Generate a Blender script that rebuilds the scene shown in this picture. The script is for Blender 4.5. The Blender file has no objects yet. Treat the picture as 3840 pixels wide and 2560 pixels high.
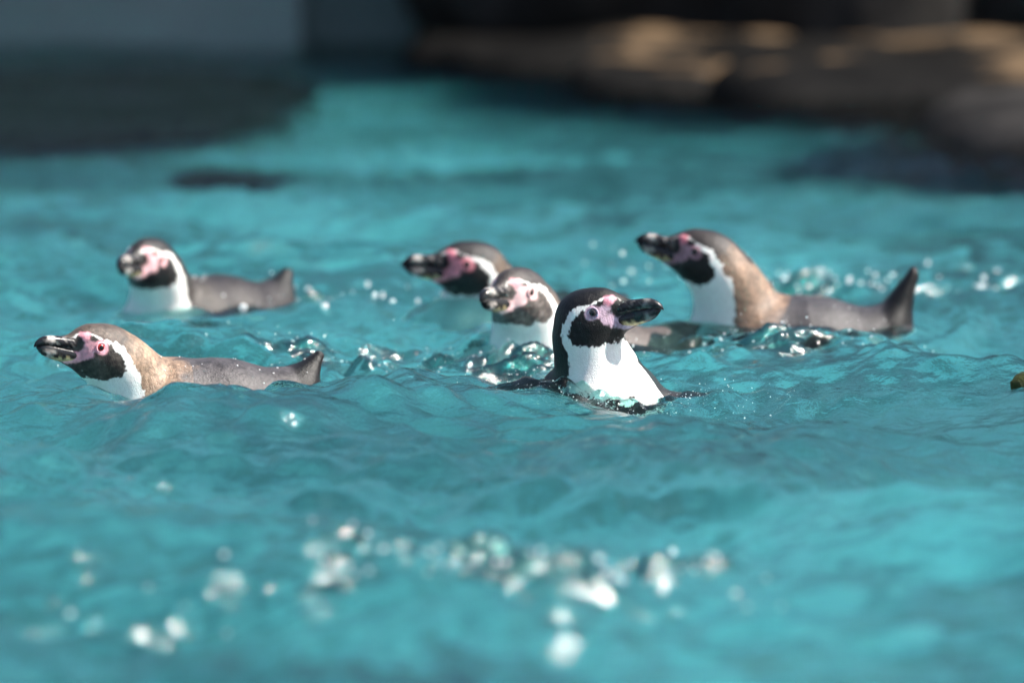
import bpy, math, random
import numpy as np
from mathutils import Vector, Matrix

# ------------------------------------------------------------------ camera, sky, sun, exposure
scene = bpy.context.scene
COL = scene.collection
R = math.radians
CAM_H = 0.84
F_PX = 200.0 / 36.0 * 3840.0            # focal length in photograph pixels
PITCH = math.atan((1280 + 995) / F_PX)

cd = bpy.data.cameras.new('camera')
cam = bpy.data.objects.new('camera', cd)
COL.objects.link(cam)
cd.lens = 200.0
cd.sensor_width = 36.0
cd.clip_start = 0.05
cd.clip_end = 2000.0
cd.dof.use_dof = True
cd.dof.focus_distance = 7.26
cd.dof.aperture_fstop = 2.9
cam.location = (0, 0, CAM_H)
cam.rotation_euler = (math.pi / 2 - PITCH, 0, 0)
scene.camera = cam

SUN_EL, SUN_AZ = R(51), R(-1)          # azimuth from +X (picture right) towards +Y (away)
sun_dir = Vector((math.cos(SUN_EL) * math.cos(SUN_AZ), math.cos(SUN_EL) * math.sin(SUN_AZ), math.sin(SUN_EL)))

world = bpy.data.worlds.new('World')
scene.world = world
world.use_nodes = True
wn = world.node_tree
sky = wn.nodes.new('ShaderNodeTexSky')
sky.sky_type = 'NISHITA'
sky.sun_disc = False
sky.dust_density = 2.5
sky.sun_elevation = SUN_EL
sky.sun_rotation = math.pi / 2 - SUN_AZ
bg = wn.nodes['Background']
bg.inputs['Strength'].default_value = 0.075
wn.links.new(sky.outputs[0], bg.inputs[0])

sl = bpy.data.lights.new('sun', 'SUN')
sl.energy = 5.0
sl.angle = R(0.53)
sl.color = (1.0, 0.95, 0.87)
sun = bpy.data.objects.new('sun', sl)
COL.objects.link(sun)
sun.rotation_euler = (-sun_dir).to_track_quat('-Z', 'Y').to_euler()
sun.location = sun_dir * 30

scene.view_settings.view_transform = 'Standard'
scene.view_settings.look = 'None'
scene.view_settings.gamma = 1.0
scene.view_settings.exposure = 1.1
scene.render.engine = 'CYCLES'
cy = scene.cycles
cy.use_denoising = True
try:
    cy.denoiser = 'OPENIMAGEDENOISE'
except Exception:
    pass
cy.max_bounces = 10
cy.transmission_bounces = 8
cy.transparent_max_bounces = 12
cy.glossy_bounces = 5
cy.sample_clamp_indirect = 40.0
cy.sample_clamp_direct = 0.0
cy.caustics_reflective = True
cy.caustics_refractive = True
cy.blur_glossy = 0.29
cy.use_adaptive_sampling = False

# ------------------------------------------------------------------ helpers
CP, SP = math.cos(PITCH), math.sin(PITCH)


def ray(px, py):
    """direction through a photograph pixel"""
    u = (px - 1920) / F_PX
    v = (1280 - py) / F_PX
    return np.array([u, CP + v * SP, -SP + v * CP])


def on_plane(px, py, z=0.0):
    d = ray(px, py)
    t = (z - CAM_H) / d[2]
    return np.array([0, 0, CAM_H]) + d * t


def at_y(px, py, Y):
    d = ray(px, py)
    return np.array([0, 0, CAM_H]) + d * (Y / d[1])


def water_at(px, Y):
    """point of the calm water line at distance Y, in the picture column px"""
    p = at_y(px, 1280, Y)
    return np.array([p[0], Y, 0.0])


def tag(o, label=None, cat=None, group=None, kind=None):
    if label:
        o['label'] = label
    if cat:
        o['category'] = cat
    if group:
        o['group'] = group
    if kind:
        o['kind'] = kind
    return o


def mesh_np(name, V, F, mat=None, parent=None, smooth=True):
    """mesh object from numpy vertices and an (n,3) or (n,4) face array"""
    V = np.asarray(V, dtype=np.float32)
    F = np.asarray(F, dtype=np.int32)
    me = bpy.data.meshes.new(name)
    me.vertices.add(len(V))
    me.vertices.foreach_set('co', V.ravel())
    k = F.shape[1]
    me.loops.add(F.size)
    me.loops.foreach_set('vertex_index', F.ravel())
    me.polygons.add(len(F))
    me.polygons.foreach_set('loop_start', np.arange(0, F.size, k, dtype=np.int32))
    me.polygons.foreach_set('use_smooth', np.full(len(F), smooth))
    me.update()
    me.validate()
    if mat:
        me.materials.append(mat)
    o = bpy.data.objects.new(name, me)
    COL.objects.link(o)
    if parent:
        o.parent = parent
    return o


def set_color(o, C):
    a = o.data.color_attributes.new('Col', 'FLOAT_COLOR', 'POINT')
    rgba = np.ones((len(C), 4), dtype=np.float32)
    rgba[:, :C.shape[1]] = C
    a.data.foreach_set('color', rgba.ravel())


class Nodes:
    def __init__(self, name):
        self.m = bpy.data.materials.new(name)
        self.m.use_nodes = True
        self.t = self.m.node_tree
        self.b = self.t.nodes.get('Principled BSDF')
        self.out = self.t.nodes.get('Material Output')

    def n(self, kind, **kw):
        nd = self.t.nodes.new('ShaderNode' + kind)
        for k, v in kw.items():
            if k.startswith('i_'):
                nd.inputs[k[2:].replace('_', ' ')].default_value = v
            else:
                setattr(nd, k, v)
        return nd

    def l(self, a, b):
        self.t.links.new(a, b)

    def noise(self, scale, detail=4, rough=0.55, vec=None, dist=0.0):
        nd = self.n('TexNoise')
        nd.inputs['Scale'].default_value = scale
        nd.inputs['Detail'].default_value = detail
        nd.inputs['Roughness'].default_value = rough
        nd.inputs['Distortion'].default_value = dist
        if vec is not None:
            self.l(vec, nd.inputs['Vector'])
        return nd

    def ramp(self, fac, stops):
        nd = self.n('ValToRGB')
        els = nd.color_ramp.elements
        while len(els) < len(stops):
            els.new(0.5)
        for e, (p, c) in zip(els, stops):
            e.position = p
            e.color = tuple(c) + (1,) if len(c) == 3 else c
        self.l(fac, nd.inputs['Fac'])
        return nd

    def bump(self, height, strength, dist):
        nd = self.n('Bump')
        nd.inputs['Strength'].default_value = strength
        nd.inputs['Distance'].default_value = dist
        self.l(height, nd.inputs['Height'])
        return nd

    def coords(self, scale=(1, 1, 1), which='Object'):
        tc = self.n('TexCoord')
        mp = self.n('Mapping')
        mp.inputs['Scale'].default_value = scale
        self.l(tc.outputs[which], mp.inputs['Vector'])
        return mp.outputs['Vector']


def rock_material(name, dark, mid, light, scale=3.0, rough=0.7, topcol=None, top=(0.55, 0.9)):
    N = Nodes(name)
    v = N.coords()
    n1 = N.noise(scale, 8, 0.62, v)
    n2 = N.noise(scale * 7, 6, 0.6, v)
    r = N.ramp(n1.outputs['Fac'], [(0.3, dark), (0.52, mid), (0.72, light)])
    mx = N.n('MixRGB', blend_type='MULTIPLY')
    mx.inputs['Fac'].default_value = 0.6
    N.l(r.outputs['Color'], mx.inputs['Color1'])
    r2 = N.ramp(n2.outputs['Fac'], [(0.3, (0.45, 0.45, 0.45)), (0.7, (1, 1, 1))])
    N.l(r2.outputs['Color'], mx.inputs['Color2'])
    col = mx.outputs['Color']
    if topcol:
        # tan tint on the upward faces, broken up by noise
        g = N.n('NewGeometry')
        sx = N.n('SeparateXYZ')
        N.l(g.outputs['Normal'], sx.inputs[0])
        ad = N.n('Math', operation='ADD')
        N.l(sx.outputs['Z'], ad.inputs[0])
        sb = N.n('Math', operation='MULTIPLY_ADD')
        N.l(n1.outputs['Fac'], sb.inputs[0])
        sb.inputs[1].default_value = 2.6
        sb.inputs[2].default_value = -1.56
        N.l(sb.outputs[0], ad.inputs[1])
        rr = N.ramp(ad.outputs[0], [(top[0], (0, 0, 0)), (top[1], (1, 1, 1))])
        m2 = N.n('MixRGB')
        N.l(rr.outputs['Color'], m2.inputs['Fac'])
        N.l(col, m2.inputs['Color1'])
        m2.inputs['Color2'].default_value = tuple(topcol) + (1,)
        col = m2.outputs['Color']
    N.l(col, N.b.inputs['Base Color'])
    N.b.inputs['Roughness'].default_value = rough
    N.b.inputs['Specular IOR Level'].default_value = 0.06
    bp = N.bump(n2.outputs['Fac'], 0.6, 0.02)
    N.l(bp.outputs[0], N.b.inputs['Normal'])
    return N.m


def painted_material(name, c1, c2, scale=1.5, rough=0.6, bump=0.004, lo=0.3, hi=0.7):
    N = Nodes(name)
    v = N.coords()
    n1 = N.noise(scale, 6, 0.6, v)
    n2 = N.noise(scale * 25, 4, 0.6, v)
    r = N.ramp(n1.outputs['Fac'], [(lo, c1), (hi, c2)])
    N.l(r.outputs['Color'], N.b.inputs['Base Color'])
    N.b.inputs['Roughness'].default_value = rough
    bp = N.bump(n2.outputs['Fac'], 0.5, bump)
    N.l(bp.outputs[0], N.b.inputs['Normal'])
    return N.m


def box_mesh(x0, x1, y0, y1, z0, z1):
    V = [(x, y, z) for z in (z0, z1) for y in (y0, y1) for x in (x0, x1)]
    F = [(0, 2, 3, 1), (4, 5, 7, 6), (0, 1, 5, 4), (2, 6, 7, 3), (0, 4, 6, 2), (1, 3, 7, 5)]
    return np.array(V, float), np.array(F)


# periodic-free noise from random sines -----------------------------------
class SineNoise:
    def __init__(self, seed, lam0, lam1, n, dims=3):
        r = np.random.RandomState(seed)
        lam = np.exp(r.uniform(np.log(lam0), np.log(lam1), n))
        d = r.normal(size=(n, dims))
        d /= np.linalg.norm(d, axis=1)[:, None]
        self.k = (2 * np.pi / lam)[:, None] * d
        self.ph = r.uniform(0, 2 * np.pi, n)
        self.a = (lam / lam1) ** 0.6
        self.a /= math.sqrt((self.a ** 2).sum() / 2)

    def __call__(self, P):
        out = np.zeros(len(P))
        for k, p, a in zip(self.k, self.ph, self.a):
            out += a * np.sin(P @ k + p)
        return out


# ------------------------------------------------------------------ surface nets
def surface_net(f, lo, hi, h, block=4):
    lo = np.asarray(lo, float)
    nb = np.ceil((np.asarray(hi, float) - lo) / (h * block)).astype(int) + 1
    n = nb * block
    # coarse pass, one sample in the middle of each block
    bc = np.stack(np.meshgrid(*[np.arange(k) for k in nb], indexing='ij'), -1).reshape(-1, 3)
    ctr = lo + (bc * block + (block - 1) / 2.0) * h
    dc = f(ctr)
    near = np.abs(dc) < h * block * 1.9
    G = np.where(dc > 0, 1e3, -1e3).reshape(nb)
    G = np.repeat(np.repeat(np.repeat(G, block, 0), block, 1), block, 2).astype(np.float32)
    off = np.stack(np.meshgrid(*[np.arange(block)] * 3, indexing='ij'), -1).reshape(-1, 3)
    idx = (bc[near][:, None, :] * block + off[None]).reshape(-1, 3)
    val = f(lo + idx * h)
    G[idx[:, 0], idx[:, 1], idx[:, 2]] = val
    ins = G < 0
    # active cells
    c = np.zeros(tuple(np.array(G.shape) - 1), dtype=np.int8)
    offs = [(a, b, d) for a in (0, 1) for b in (0, 1) for d in (0, 1)]
    sh = c.shape
    for a, b, d in offs:
        c += ins[a:a + sh[0], b:b + sh[1], d:d + sh[2]]
    act = (c > 0) & (c < 8)
    cells = np.argwhere(act)
    vid = -np.ones(sh, dtype=np.int64)
    vid[act] = np.arange(len(cells))
    acc = np.zeros((len(cells), 3))
    cnt = np.zeros(len(cells))
    cor = {o: np.clip(G[cells[:, 0] + o[0], cells[:, 1] + o[1], cells[:, 2] + o[2]], -3 * h, 3 * h) for o in offs}
    for o in offs:
        for ax in range(3):
            if o[ax] == 0:
                o2 = tuple(1 if i == ax else o[i] for i in range(3))
                a, b = cor[o], cor[o2]
                m = (a < 0) != (b < 0)
                t = np.where(m, a / np.where(m, a - b, 1), 0)
                p = np.array(o, float)[None] + t[:, None] * np.eye(3)[ax][None]
                acc += p * m[:, None]
                cnt += m
    V = lo + (cells + acc / cnt[:, None]) * h
    quads = []
    for ax in range(3):
        u, w = (ax + 1) % 3, (ax + 2) % 3
        s0 = [slice(None)] * 3
        s1 = [slice(None)] * 3
        s0[ax] = slice(0, -1)
        s1[ax] = slice(1, None)
        ch = ins[tuple(s0)] != ins[tuple(s1)]
        e = np.argwhere(ch)
        ok = (e[:, u] > 0) & (e[:, w] > 0) & (e[:, u] < sh[u]) & (e[:, w] < sh[w])
        e = e[ok]
        du = np.eye(3, dtype=int)[u]
        dw = np.eye(3, dtype=int)[w]
        q = [e - du - dw, e - dw, e, e - du]
        ids = np.stack([vid[tuple(x.T)] for x in q], 1)
        flip = ins[tuple(e.T)]
        ids = np.where(flip[:, None], ids, ids[:, ::-1])
        quads.append(ids)
    Q = np.concatenate(quads)
    Q = Q[(Q >= 0).all(1)]
    return V, Q


def project(f, V, h, it=2):
    for _ in range(it):
        d = f(V)
        g = np.stack([f(V + np.eye(3)[i] * h * 0.4) - d for i in range(3)], 1) / (h * 0.4)
        gl = np.maximum((g ** 2).sum(1), 0.15)
        V = V - np.clip(d / gl, -h, h)[:, None] * g
    return V


def subdivide(V, Q):
    E = np.sort(np.stack([Q, np.roll(Q, -1, 1)], 2).reshape(-1, 2), 1)
    ue, inv = np.unique(E, axis=0, return_inverse=True)
    inv = inv.reshape(-1, 4)
    n = len(V)
    mid = V[ue].mean(1)
    cen = V[Q].mean(1)
    ei = inv + n
    ci = (np.arange(len(Q)) + n + len(ue))[:, None]
    newq = []
    for i in range(4):
        newq.append(np.concatenate([Q[:, i:i + 1], ei[:, i:i + 1], ci, ei[:, (i - 1) % 4:(i - 1) % 4 + 1]], 1))
    return np.concatenate([V, mid, cen]), np.concatenate(newq)


def smin(a, b, k):
    hh = np.clip(0.5 + 0.5 * (b - a) / k, 0, 1)
    return b * (1 - hh) + a * hh - k * hh * (1 - hh)


def cone(P, a, b, ra, rb, sc=(1, 1, 1)):
    sc = np.asarray(sc, float)
    a = np.asarray(a, float) / sc
    b = np.asarray(b, float) / sc
    X = P / sc
    ab = b - a
    t = np.clip((X - a) @ ab / (ab @ ab), 0, 1)
    d = np.linalg.norm(X - a - t[:, None] * ab, axis=1) - (ra + t * (rb - ra))
    return d * min(sc)


def ellip(P, c, r):
    r = np.asarray(r, float)
    X = (P - np.asarray(c, float))
    k0 = np.linalg.norm(X / r, axis=1)
    k1 = np.linalg.norm(X / (r * r), axis=1)
    return k0 * (k0 - 1.0) / np.maximum(k1, 1e-6)


def poly_sd(p, poly):
    """signed distance to a polygon, positive inside"""
    poly = np.asarray(poly, float)
    d = np.full(len(p), 1e9)
    s = np.zeros(len(p), bool)
    for i in range(len(poly)):
        a, b = poly[i], poly[(i + 1) % len(poly)]
        e = b - a
        w = p - a
        t = np.clip(w @ e / (e @ e), 0, 1)
        d = np.minimum(d, np.linalg.norm(w - t[:, None] * e, axis=1))
        c = ((a[1] > p[:, 1]) != (b[1] > p[:, 1]))
        xx = a[0] + (p[:, 1] - a[1]) / (e[1] if abs(e[1]) > 1e-9 else 1e-9) * e[0]
        s ^= c & (p[:, 0] < xx)
    return np.where(s, d, -d)


def sstep(x, a, b):
    t = np.clip((x - a) / (b - a), 0, 1)
    return t * t * (3 - 2 * t)


# ------------------------------------------------------------------ penguin definitions (placed from the picture)
# eye: picture pixel of the visible eye and its distance; hth/bth: headings of head and body in degrees from picture right
TAN = (0.30, 0.205, 0.14)
PENGUINS = [
    dict(key='front', eye=(2228, 1172), ey=7.20, hth=-20, hp=11, size=0.94, body=(2240, 7.29), bth=-78, bz=2.5, nw=0.86, drop=4.0, nb=(5.5, 0, -2.0),
         crown=(0.008, 0.008, 0.009), nape=(0.009, 0.009, 0.009), back=(0.02, 0.02, 0.022), face=(0.010, 0.010, 0.010), skin=(0.50, 0.36, 0.46), spot=(0.80, 0.33, 0.42),
         iris=(0.10, 0.08, 0.075), h=0.24, sub=1, flip='spread', tailz=-2, phi=22, bandz=(-6.0, -3.4), billpale=(0.17, 0.17, 0.165),
         label='black and white penguin with a jet black crown, neck raised, shade-toned lilac face turned sideways'),
    dict(key='left', eye=(373, 1302), ey=7.20, hth=211, hp=10, size=0.90, body=(690, 7.29), bth=198, bz=0.8, fz=1.3, phi=18, nb=(7.5, 0, -2.0),
         crown=(0.10, 0.075, 0.062), nape=(0.34, 0.235, 0.165), back=(0.072, 0.066, 0.07), nw=0.90, face=(0.05, 0.043, 0.038), skin=(0.88, 0.42, 0.48), spot=(0.85, 0.36, 0.42),
         iris=(0.45, 0.03, 0.02), h=0.26, sub=1, flip='tucked', tailz=3.6,
         label='tan-naped penguin with a red eye and large pink face patch, floating low in the water'),
    dict(key='far_left', eye=(594, 974), ey=8.2, hth=247, hp=4, size=0.93, body=(735, 8.34), bth=226, bz=1.3, nw=0.80, phi=14, nb=(6.5, 0, -2.0),
         crown=(0.02, 0.018, 0.018), nape=(0.05, 0.042, 0.038), back=(0.034, 0.029, 0.029), face=(0.02, 0.018, 0.018), skin=(0.90, 0.52, 0.54), spot=(0.88, 0.44, 0.48),
         iris=(0.25, 0.06, 0.05), h=0.32, sub=0, flip='tucked', tailz=3.2,
         label='penguin facing out of the pool with dark brown back and droplets behind its tail'),
    dict(key='mid_back', eye=(1748, 992), ey=8.2, hth=195, hp=6, size=1.0, body=(1925, 8.32), bth=216, bz=-1.0, nb=(6.5, 0, -2.0),
         crown=(0.014, 0.012, 0.014), nape=(0.16, 0.115, 0.085), back=(0.08, 0.07, 0.07), face=(0.012, 0.011, 0.011), skin=(0.80, 0.28, 0.33), spot=(0.85, 0.27, 0.34),
         iris=(0.06, 0.03, 0.03), h=0.32, sub=0, flip='tucked', tailz=1.5,
         label='penguin stretching its long pale-banded bill low over the water, partly hidden behind another penguin'),
    dict(key='centre', eye=(1978, 1096), ey=7.70, hth=241, hp=4, size=0.98, body=(2140, 7.81), bth=208, bz=0.2, nb=(6.0, 0, -2.0),
         crown=(0.05, 0.042, 0.04), nape=(0.14, 0.11, 0.095), back=(0.10, 0.085, 0.08), nw=0.92, face=(0.16, 0.135, 0.125), skin=(0.90, 0.58, 0.58), spot=(0.88, 0.40, 0.44),
         iris=(0.10, 0.05, 0.04), h=0.3, sub=1, flip='tucked', tailz=0.5,
         label='penguin with cheeks coloured sunlit grey and pink face, pressed close behind the black-crowned penguin'),
    dict(key='right', eye=(2608, 945), ey=7.97, hth=174, hp=15, size=0.97, body=(2910, 8.02), bth=177, bz=1.6, phi=10, nb=(5.5, 0, -1.0),
         crown=(0.032, 0.026, 0.026), nape=(0.26, 0.175, 0.125), back=(0.064, 0.060, 0.066), nw=0.93, face=(0.010, 0.010, 0.010), skin=(0.42, 0.24, 0.28), spot=(0.80, 0.26, 0.31),
         iris=(0.05, 0.04, 0.04), h=0.3, sub=1, flip='tucked', tailz=7.5,
         label='penguin with a tall brown neck and upright pointed black tail'),
]

CROWN_POLY = [(5.2, 0.75), (4.0, 1.0), (3.0, 1.55), (1.6, 1.85), (1.3, 1.75), (-.23, 1.25), (-2.0, 1.15), (-3.2, .45), (-4.35, -.8), (-4.9, -2.4), (-5.0, -4.2), (-5.2, -9), (-16, -9), (-16, 9), (5.2, 9)]
FACE_POLY = [(-.25, .85), (-1.6, .35), (-2.6, -.5), (-3.3, -1.5), (-3.7, -2.7), (-3.3, -3.7), (-2.3, -4.3), (-.6, -4.6), (1.2, -4.6), (3.2, -4.1), (6.0, -3.4), (6, -1), (3.0, 1.3), (1.5, 1.55)]
PINK_POLY = [(1.75, 1.75), (2.5, 1.75), (3.0, 1.35), (2.35, .45), (2.2, -.2), (2.6, -1.05), (5.2, -1.75), (6.3, -2.6), (4.8, -3.3), (3.2, -3.0), (1.9, -2.2), (1.0, -1.6), (0.8, -.9), (0.4, -.8), (0.3, .7), (0.9, .7), (1.6, .75)]
SPOT_POLY = [(1.5, 1.9), (2.6, 1.9), (2.9, 1.2), (2.2, .5), (1.6, .9)]

mat_feather = None


def make_feather_material():
    N = Nodes('wet_feathers')
    at = N.n('Attribute', attribute_name='Col')
    v = N.coords()
    vf = N.coords((1, 1, 0.4))
    n1 = N.noise(330, 3, 0.6, vf)
    n2 = N.noise(60, 4, 0.6, v)
    n3 = N.noise(700, 2, 0.5, v)
    r1 = N.ramp(n1.outputs['Fac'], [(0.32, (0.68, 0.68, 0.68)), (0.55, (1, 1, 1)), (0.75, (1.18, 1.18, 1.18))])
    r2 = N.ramp(n2.outputs['Fac'], [(0.3, (0.78, 0.78, 0.8)), (0.7, (1.1, 1.08, 1.05))])
    # white plumage stays clean: the mottling fades out as the colour gets light
    bw = N.n('RGBToBW')
    N.l(at.outputs['Color'], bw.inputs[0])
    rw = N.ramp(bw.outputs[0], [(0.25, (1, 1, 1)), (0.6, (0.12, 0.12, 0.12))])
    m1 = N.n('MixRGB', blend_type='MULTIPLY')
    N.l(rw.outputs['Color'], m1.inputs['Fac'])
    N.l(at.outputs['Color'], m1.inputs['Color1'])
    N.l(r1.outputs['Color'], m1.inputs['Color2'])
    m2 = N.n('MixRGB', blend_type='MULTIPLY')
    N.l(rw.outputs['Color'], m2.inputs['Fac'])
    N.l(m1.outputs['Color'], m2.inputs['Color1'])
    N.l(r2.outputs['Color'], m2.inputs['Color2'])
    vo = N.n('TexVoronoi')
    vo.inputs['Scale'].default_value = 210
    N.l(N.coords((1, 1, 1)), vo.inputs['Vector'])
    r3 = N.ramp(vo.outputs['Distance'], [(0.1, (1.15, 1.15, 1.15)), (0.55, (0.9, 0.9, 0.9)), (0.8, (0.62, 0.62, 0.62))])
    m3 = N.n('MixRGB', blend_type='MULTIPLY')
    N.l(rw.outputs['Color'], m3.inputs['Fac'])
    N.l(m2.outputs['Color'], m3.inputs['Color1'])
    N.l(r3.outputs['Color'], m3.inputs['Color2'])
    N.l(m3.outputs['Color'], N.b.inputs['Base Color'])
    N.b.inputs['Roughness'].default_value = 0.42
    N.b.inputs['Specular IOR Level'].default_value = 0.36
    ad = N.n('Math', operation='ADD')
    N.l(n1.outputs['Fac'], ad.inputs[0])
    N.l(n3.outputs['Fac'], ad.inputs[1])
    bp = N.bump(ad.outputs[0], 0.45, 0.0020)
    N.l(bp.outputs[0], N.b.inputs['Normal'])
    return N.m


def make_bill_material():
    N = Nodes('bill_horn')
    at = N.n('Attribute', attribute_name='Col')
    v = N.coords((0.25, 1, 1))
    n1 = N.noise(260, 4, 0.6, v)
    r1 = N.ramp(n1.outputs['Fac'], [(0.35, (0.6, 0.6, 0.6)), (0.65, (1.2, 1.2, 1.2))])
    m1 = N.n('MixRGB', blend_type='MULTIPLY')
    m1.inputs['Fac'].default_value = 0.7
    N.l(at.outputs['Color'], m1.inputs['Color1'])
    N.l(r1.outputs['Color'], m1.inputs['Color2'])
    N.l(m1.outputs['Color'], N.b.inputs['Base Color'])
    N.b.inputs['Roughness'].default_value = 0.24
    bp = N.bump(n1.outputs['Fac'], 0.3, 0.001)
    N.l(bp.outputs[0], N.b.inputs['Normal'])
    return N.m


def simple_material(name, col, rough=0.5, coat=0.0):
    N = Nodes(name)
    v = N.coords()
    n1 = N.noise(400, 3, 0.5, v)
    r = N.ramp(n1.outputs['Fac'], [(0.3, tuple(c * 0.85 for c in col)), (0.7, tuple(min(1, c * 1.12) for c in col))])
    N.l(r.outputs['Color'], N.b.inputs['Base Color'])
    N.b.inputs['Roughness'].default_value = rough
    N.b.inputs['Coat Weight'].default_value = coat
    N.b.inputs['Coat Roughness'].default_value = 0.03
    return N.m


def rot_yp(yaw, pitch):
    """columns: forward, left, up of a frame yawed then pitched up"""
    cyw, syw = math.cos(yaw), math.sin(yaw)
    cp, sp = math.cos(pitch), math.sin(pitch)
    f = np.array([cyw * cp, syw * cp, sp])
    l = np.array([-syw, cyw, 0])
    u = np.cross(f, l)
    return np.stack([f, l, u], 1)


def head_sdf(X):
    d = ellip(X, (-1.1, 0, 0.4), (4.4, 2.8, 2.85))
    d = smin(d, ellip(X, (-0.9, 0, -1.9), (3.2, 2.75, 2.7)), 1.4)
    d = smin(d, cone(X, (0.8, 0, 0.6), (4.3, 0, -0.05), 2.1, 0.98, (1, .85, 1)), 0.9)
    d = smin(d, cone(X, (0.6, 0, -2.2), (4.3, 0, -1.75), 2.05, 1.15, (1, .8, 1)), 0.9)
    # brow over the eye
    for s in (-1, 1):
        d = smin(d, cone(X, (-.6, s * 1.95, 1.2), (1.9, s * 1.35, 1.1), .55, .5), 0.7)
        # cheek behind the gape
        d = smin(d, ellip(X, (-.2, s * 1.5, -1.6), (1.8, 1.2, 1.4)), 0.8)
    return d


def build_penguin(D):
    S = 0.01 * D['size']
    side = -1 if abs(D['hth']) < 90 else 1
    bth = R(D['bth'])
    Bm = rot_yp(bth, 0)
    borg = water_at(*D['body']) + np.array([0, 0, D['bz'] * 0.01])
    to_b = lambda w: (np.asarray(w) - borg) @ Bm / S          # world -> body units
    eye_w = at_y(*D['eye'], D['ey'])
    Hm = rot_yp(R(D['hth'] - D['bth']), R(D['hp']))            # head frame inside the body frame
    EYE = np.array([0.0, 2.42, 0.0])
    O = to_b(eye_w) - Hm @ (EYE * np.array([1, side, 1]))
    hp = lambda x: O + Hm @ np.array(x, float)

    # neck: quadratic Bezier from the breast to the back of the head
    n0 = np.array(D['nb'], float)
    n2 = hp((-2.6, 0, -1.0))
    n1 = 0.5 * (n0 + n2) + Hm @ np.array([-1.2, 0, 0]) * 0.9 + np.array([-.6, 0, .6])
    ts = np.linspace(0, 1, 7)
    neck = np.array([(1 - t) ** 2 * n0 + 2 * t * (1 - t) * n1 + t * t * n2 for t in ts])
    nr = np.array([6.4, 5.9, 5.4, 5.0, 4.6, 4.2, 3.7])
    nr = nr * np.interp(np.arange(7), [0, 3, 6], [D.get('nw', 1) * 0.98, D.get('nw', 1), 1])
    spread = D['flip'] == 'spread'

    # flippers: shoulder, wrist, tip
    flips = []
    for s in (-1, 1):
        sh = np.array([3.5, s * 7.2, -1.2])
        if spread:
            sh = np.array([3.5, s * 7.0, -2.8])
            el = np.array([5.4, s * 12.0, -3.7])
            tip = np.array([7.6, s * 18.4, -3.3])
        else:
            fz = D.get('fz', 0.0)
            sh = np.array([3.5, s * 7.2, -3.6 + fz * .5])
            el = np.array([0.5, s * 9.8, -4.2 + fz])
            tip = np.array([-8.5, s * 12.5, -3.4 + fz])
        flips.append((sh, el, tip))
    tz = D['tailz']

    def f(P):
        W = (1, 1.12, 1)
        dr = D.get('drop', 0.0)
        b1, b2, b3, b4 = (2, 0, -4.6 - .28 * dr), (-6, 0, -4.6 - .9 * dr), (-13, 0, -3.2 - dr), (-17, 0, -1.4 - dr)
        d = cone(P, (8, 0, -5), b1, 6.4, 8.0, W)
        d = smin(d, cone(P, b1, b2, 8.0, 7.8, W), 2)
        d = smin(d, cone(P, b2, b3, 7.8, 4.9, W), 2)
        d = smin(d, cone(P, b3, b4, 4.6, 2.9, (1, 1.25, 1)), 2)
        # tail fan, a flattened wedge
        d = smin(d, cone(P, (-15.6, 0, -1.2 - dr), (-19.9, 0, tz - dr), 2.6, 0.22, (1, 1.3, 1)), 1.6)
        d = smin(d, cone(P, (-17.2, 0, -1.6 - dr), (-20.3, 0, tz * .9 - dr), 1.9, 0.25, (1, 1.7, 1)), 1.8)
        for i in range(6):
            d = smin(d, cone(P, neck[i], neck[i + 1], nr[i], nr[i + 1], (1, 0.98, 1)), 2.2 if i < 3 else 1.6)
        d = smin(d, head_sdf((P - O) @ Hm), 1.6)
        for sh, el, tip in flips:
            # flattened blade: thin along its own normal
            ax = (tip - sh) / np.linalg.norm(tip - sh)
            up = np.array([0, 0, 1.0])
            wd = np.cross(up, ax)
            wd /= np.linalg.norm(wd)
            nn = np.cross(ax, wd)
            M = np.stack([ax, wd, nn], 1)
            X = (P - sh) @ M
            e, t2 = (el - sh) @ M, (tip - sh) @ M
            fd = np.minimum(cone(X, (0, 0, 0), e, 2.0, 2.3, (1, 1, .3)), cone(X, e, t2, 2.3, 0.9, (1, 1, .26)))
            d = smin(d, fd, 1.0)
        return d

    pts = [np.array([14, 9.5, 4]), np.array([-22, -9.5, -13.5 - D.get('drop', 0)]), hp((6, 0, 0)), hp((0, 3, 4)), hp((0, -3, 4)), hp((-5, 0, 0)), hp((4, 3, 3)), hp((4, -3, 3)), np.array([-20, 0, tz + 1.5])]
    for fl in flips:
        pts += [fl[2] + 2.5, fl[2] - 2.5]
    pts = np.array(pts)
    h = D['h']
    V, Q = surface_net(f, pts.min(0) - 1, pts.max(0) + 1, h)
    V = project(f, V, h, 2)
    if D['sub']:
        V, Q = subdivide(V, Q)
        V = project(f, V, h, 1)

    # ---------------------------------------------------------- plumage pattern
    X = (V - O) @ Hm                       # head coordinates
    rs = np.random.RandomState(abs(hash(D['key'])) % 1000 if False else len(D['key']) * 7)
    jag = SineNoise(3, 0.35, 1.1, 26)(V) * 0.085 + SineNoise(5, 0.9, 3.0, 12)(V) * 0.10 + rs.normal(size=len(V)) * 0.018
    # spine frame
    nodes = [np.array([-17, 0, -2.0]), np.array([-10, 0, -4]), np.array([-3, 0, -4.6]), np.array([2.5, 0, -4.0])] + [neck[i] for i in range(1, 7)]
    nodes.append(hp((1.5, 0, -.6)))
    nodes = np.array(nodes)
    tang = np.gradient(nodes, axis=0)
    tang /= np.linalg.norm(tang, axis=1)[:, None]
    hl = Hm[:, 1]
    wts = np.clip((np.arange(len(nodes)) - 3) / 6.0, 0, 1)
    lat = (1 - wts)[:, None] * np.array([0, 1.0, 0]) + wts[:, None] * hl
    best = np.full(len(V), 1e9)
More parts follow.
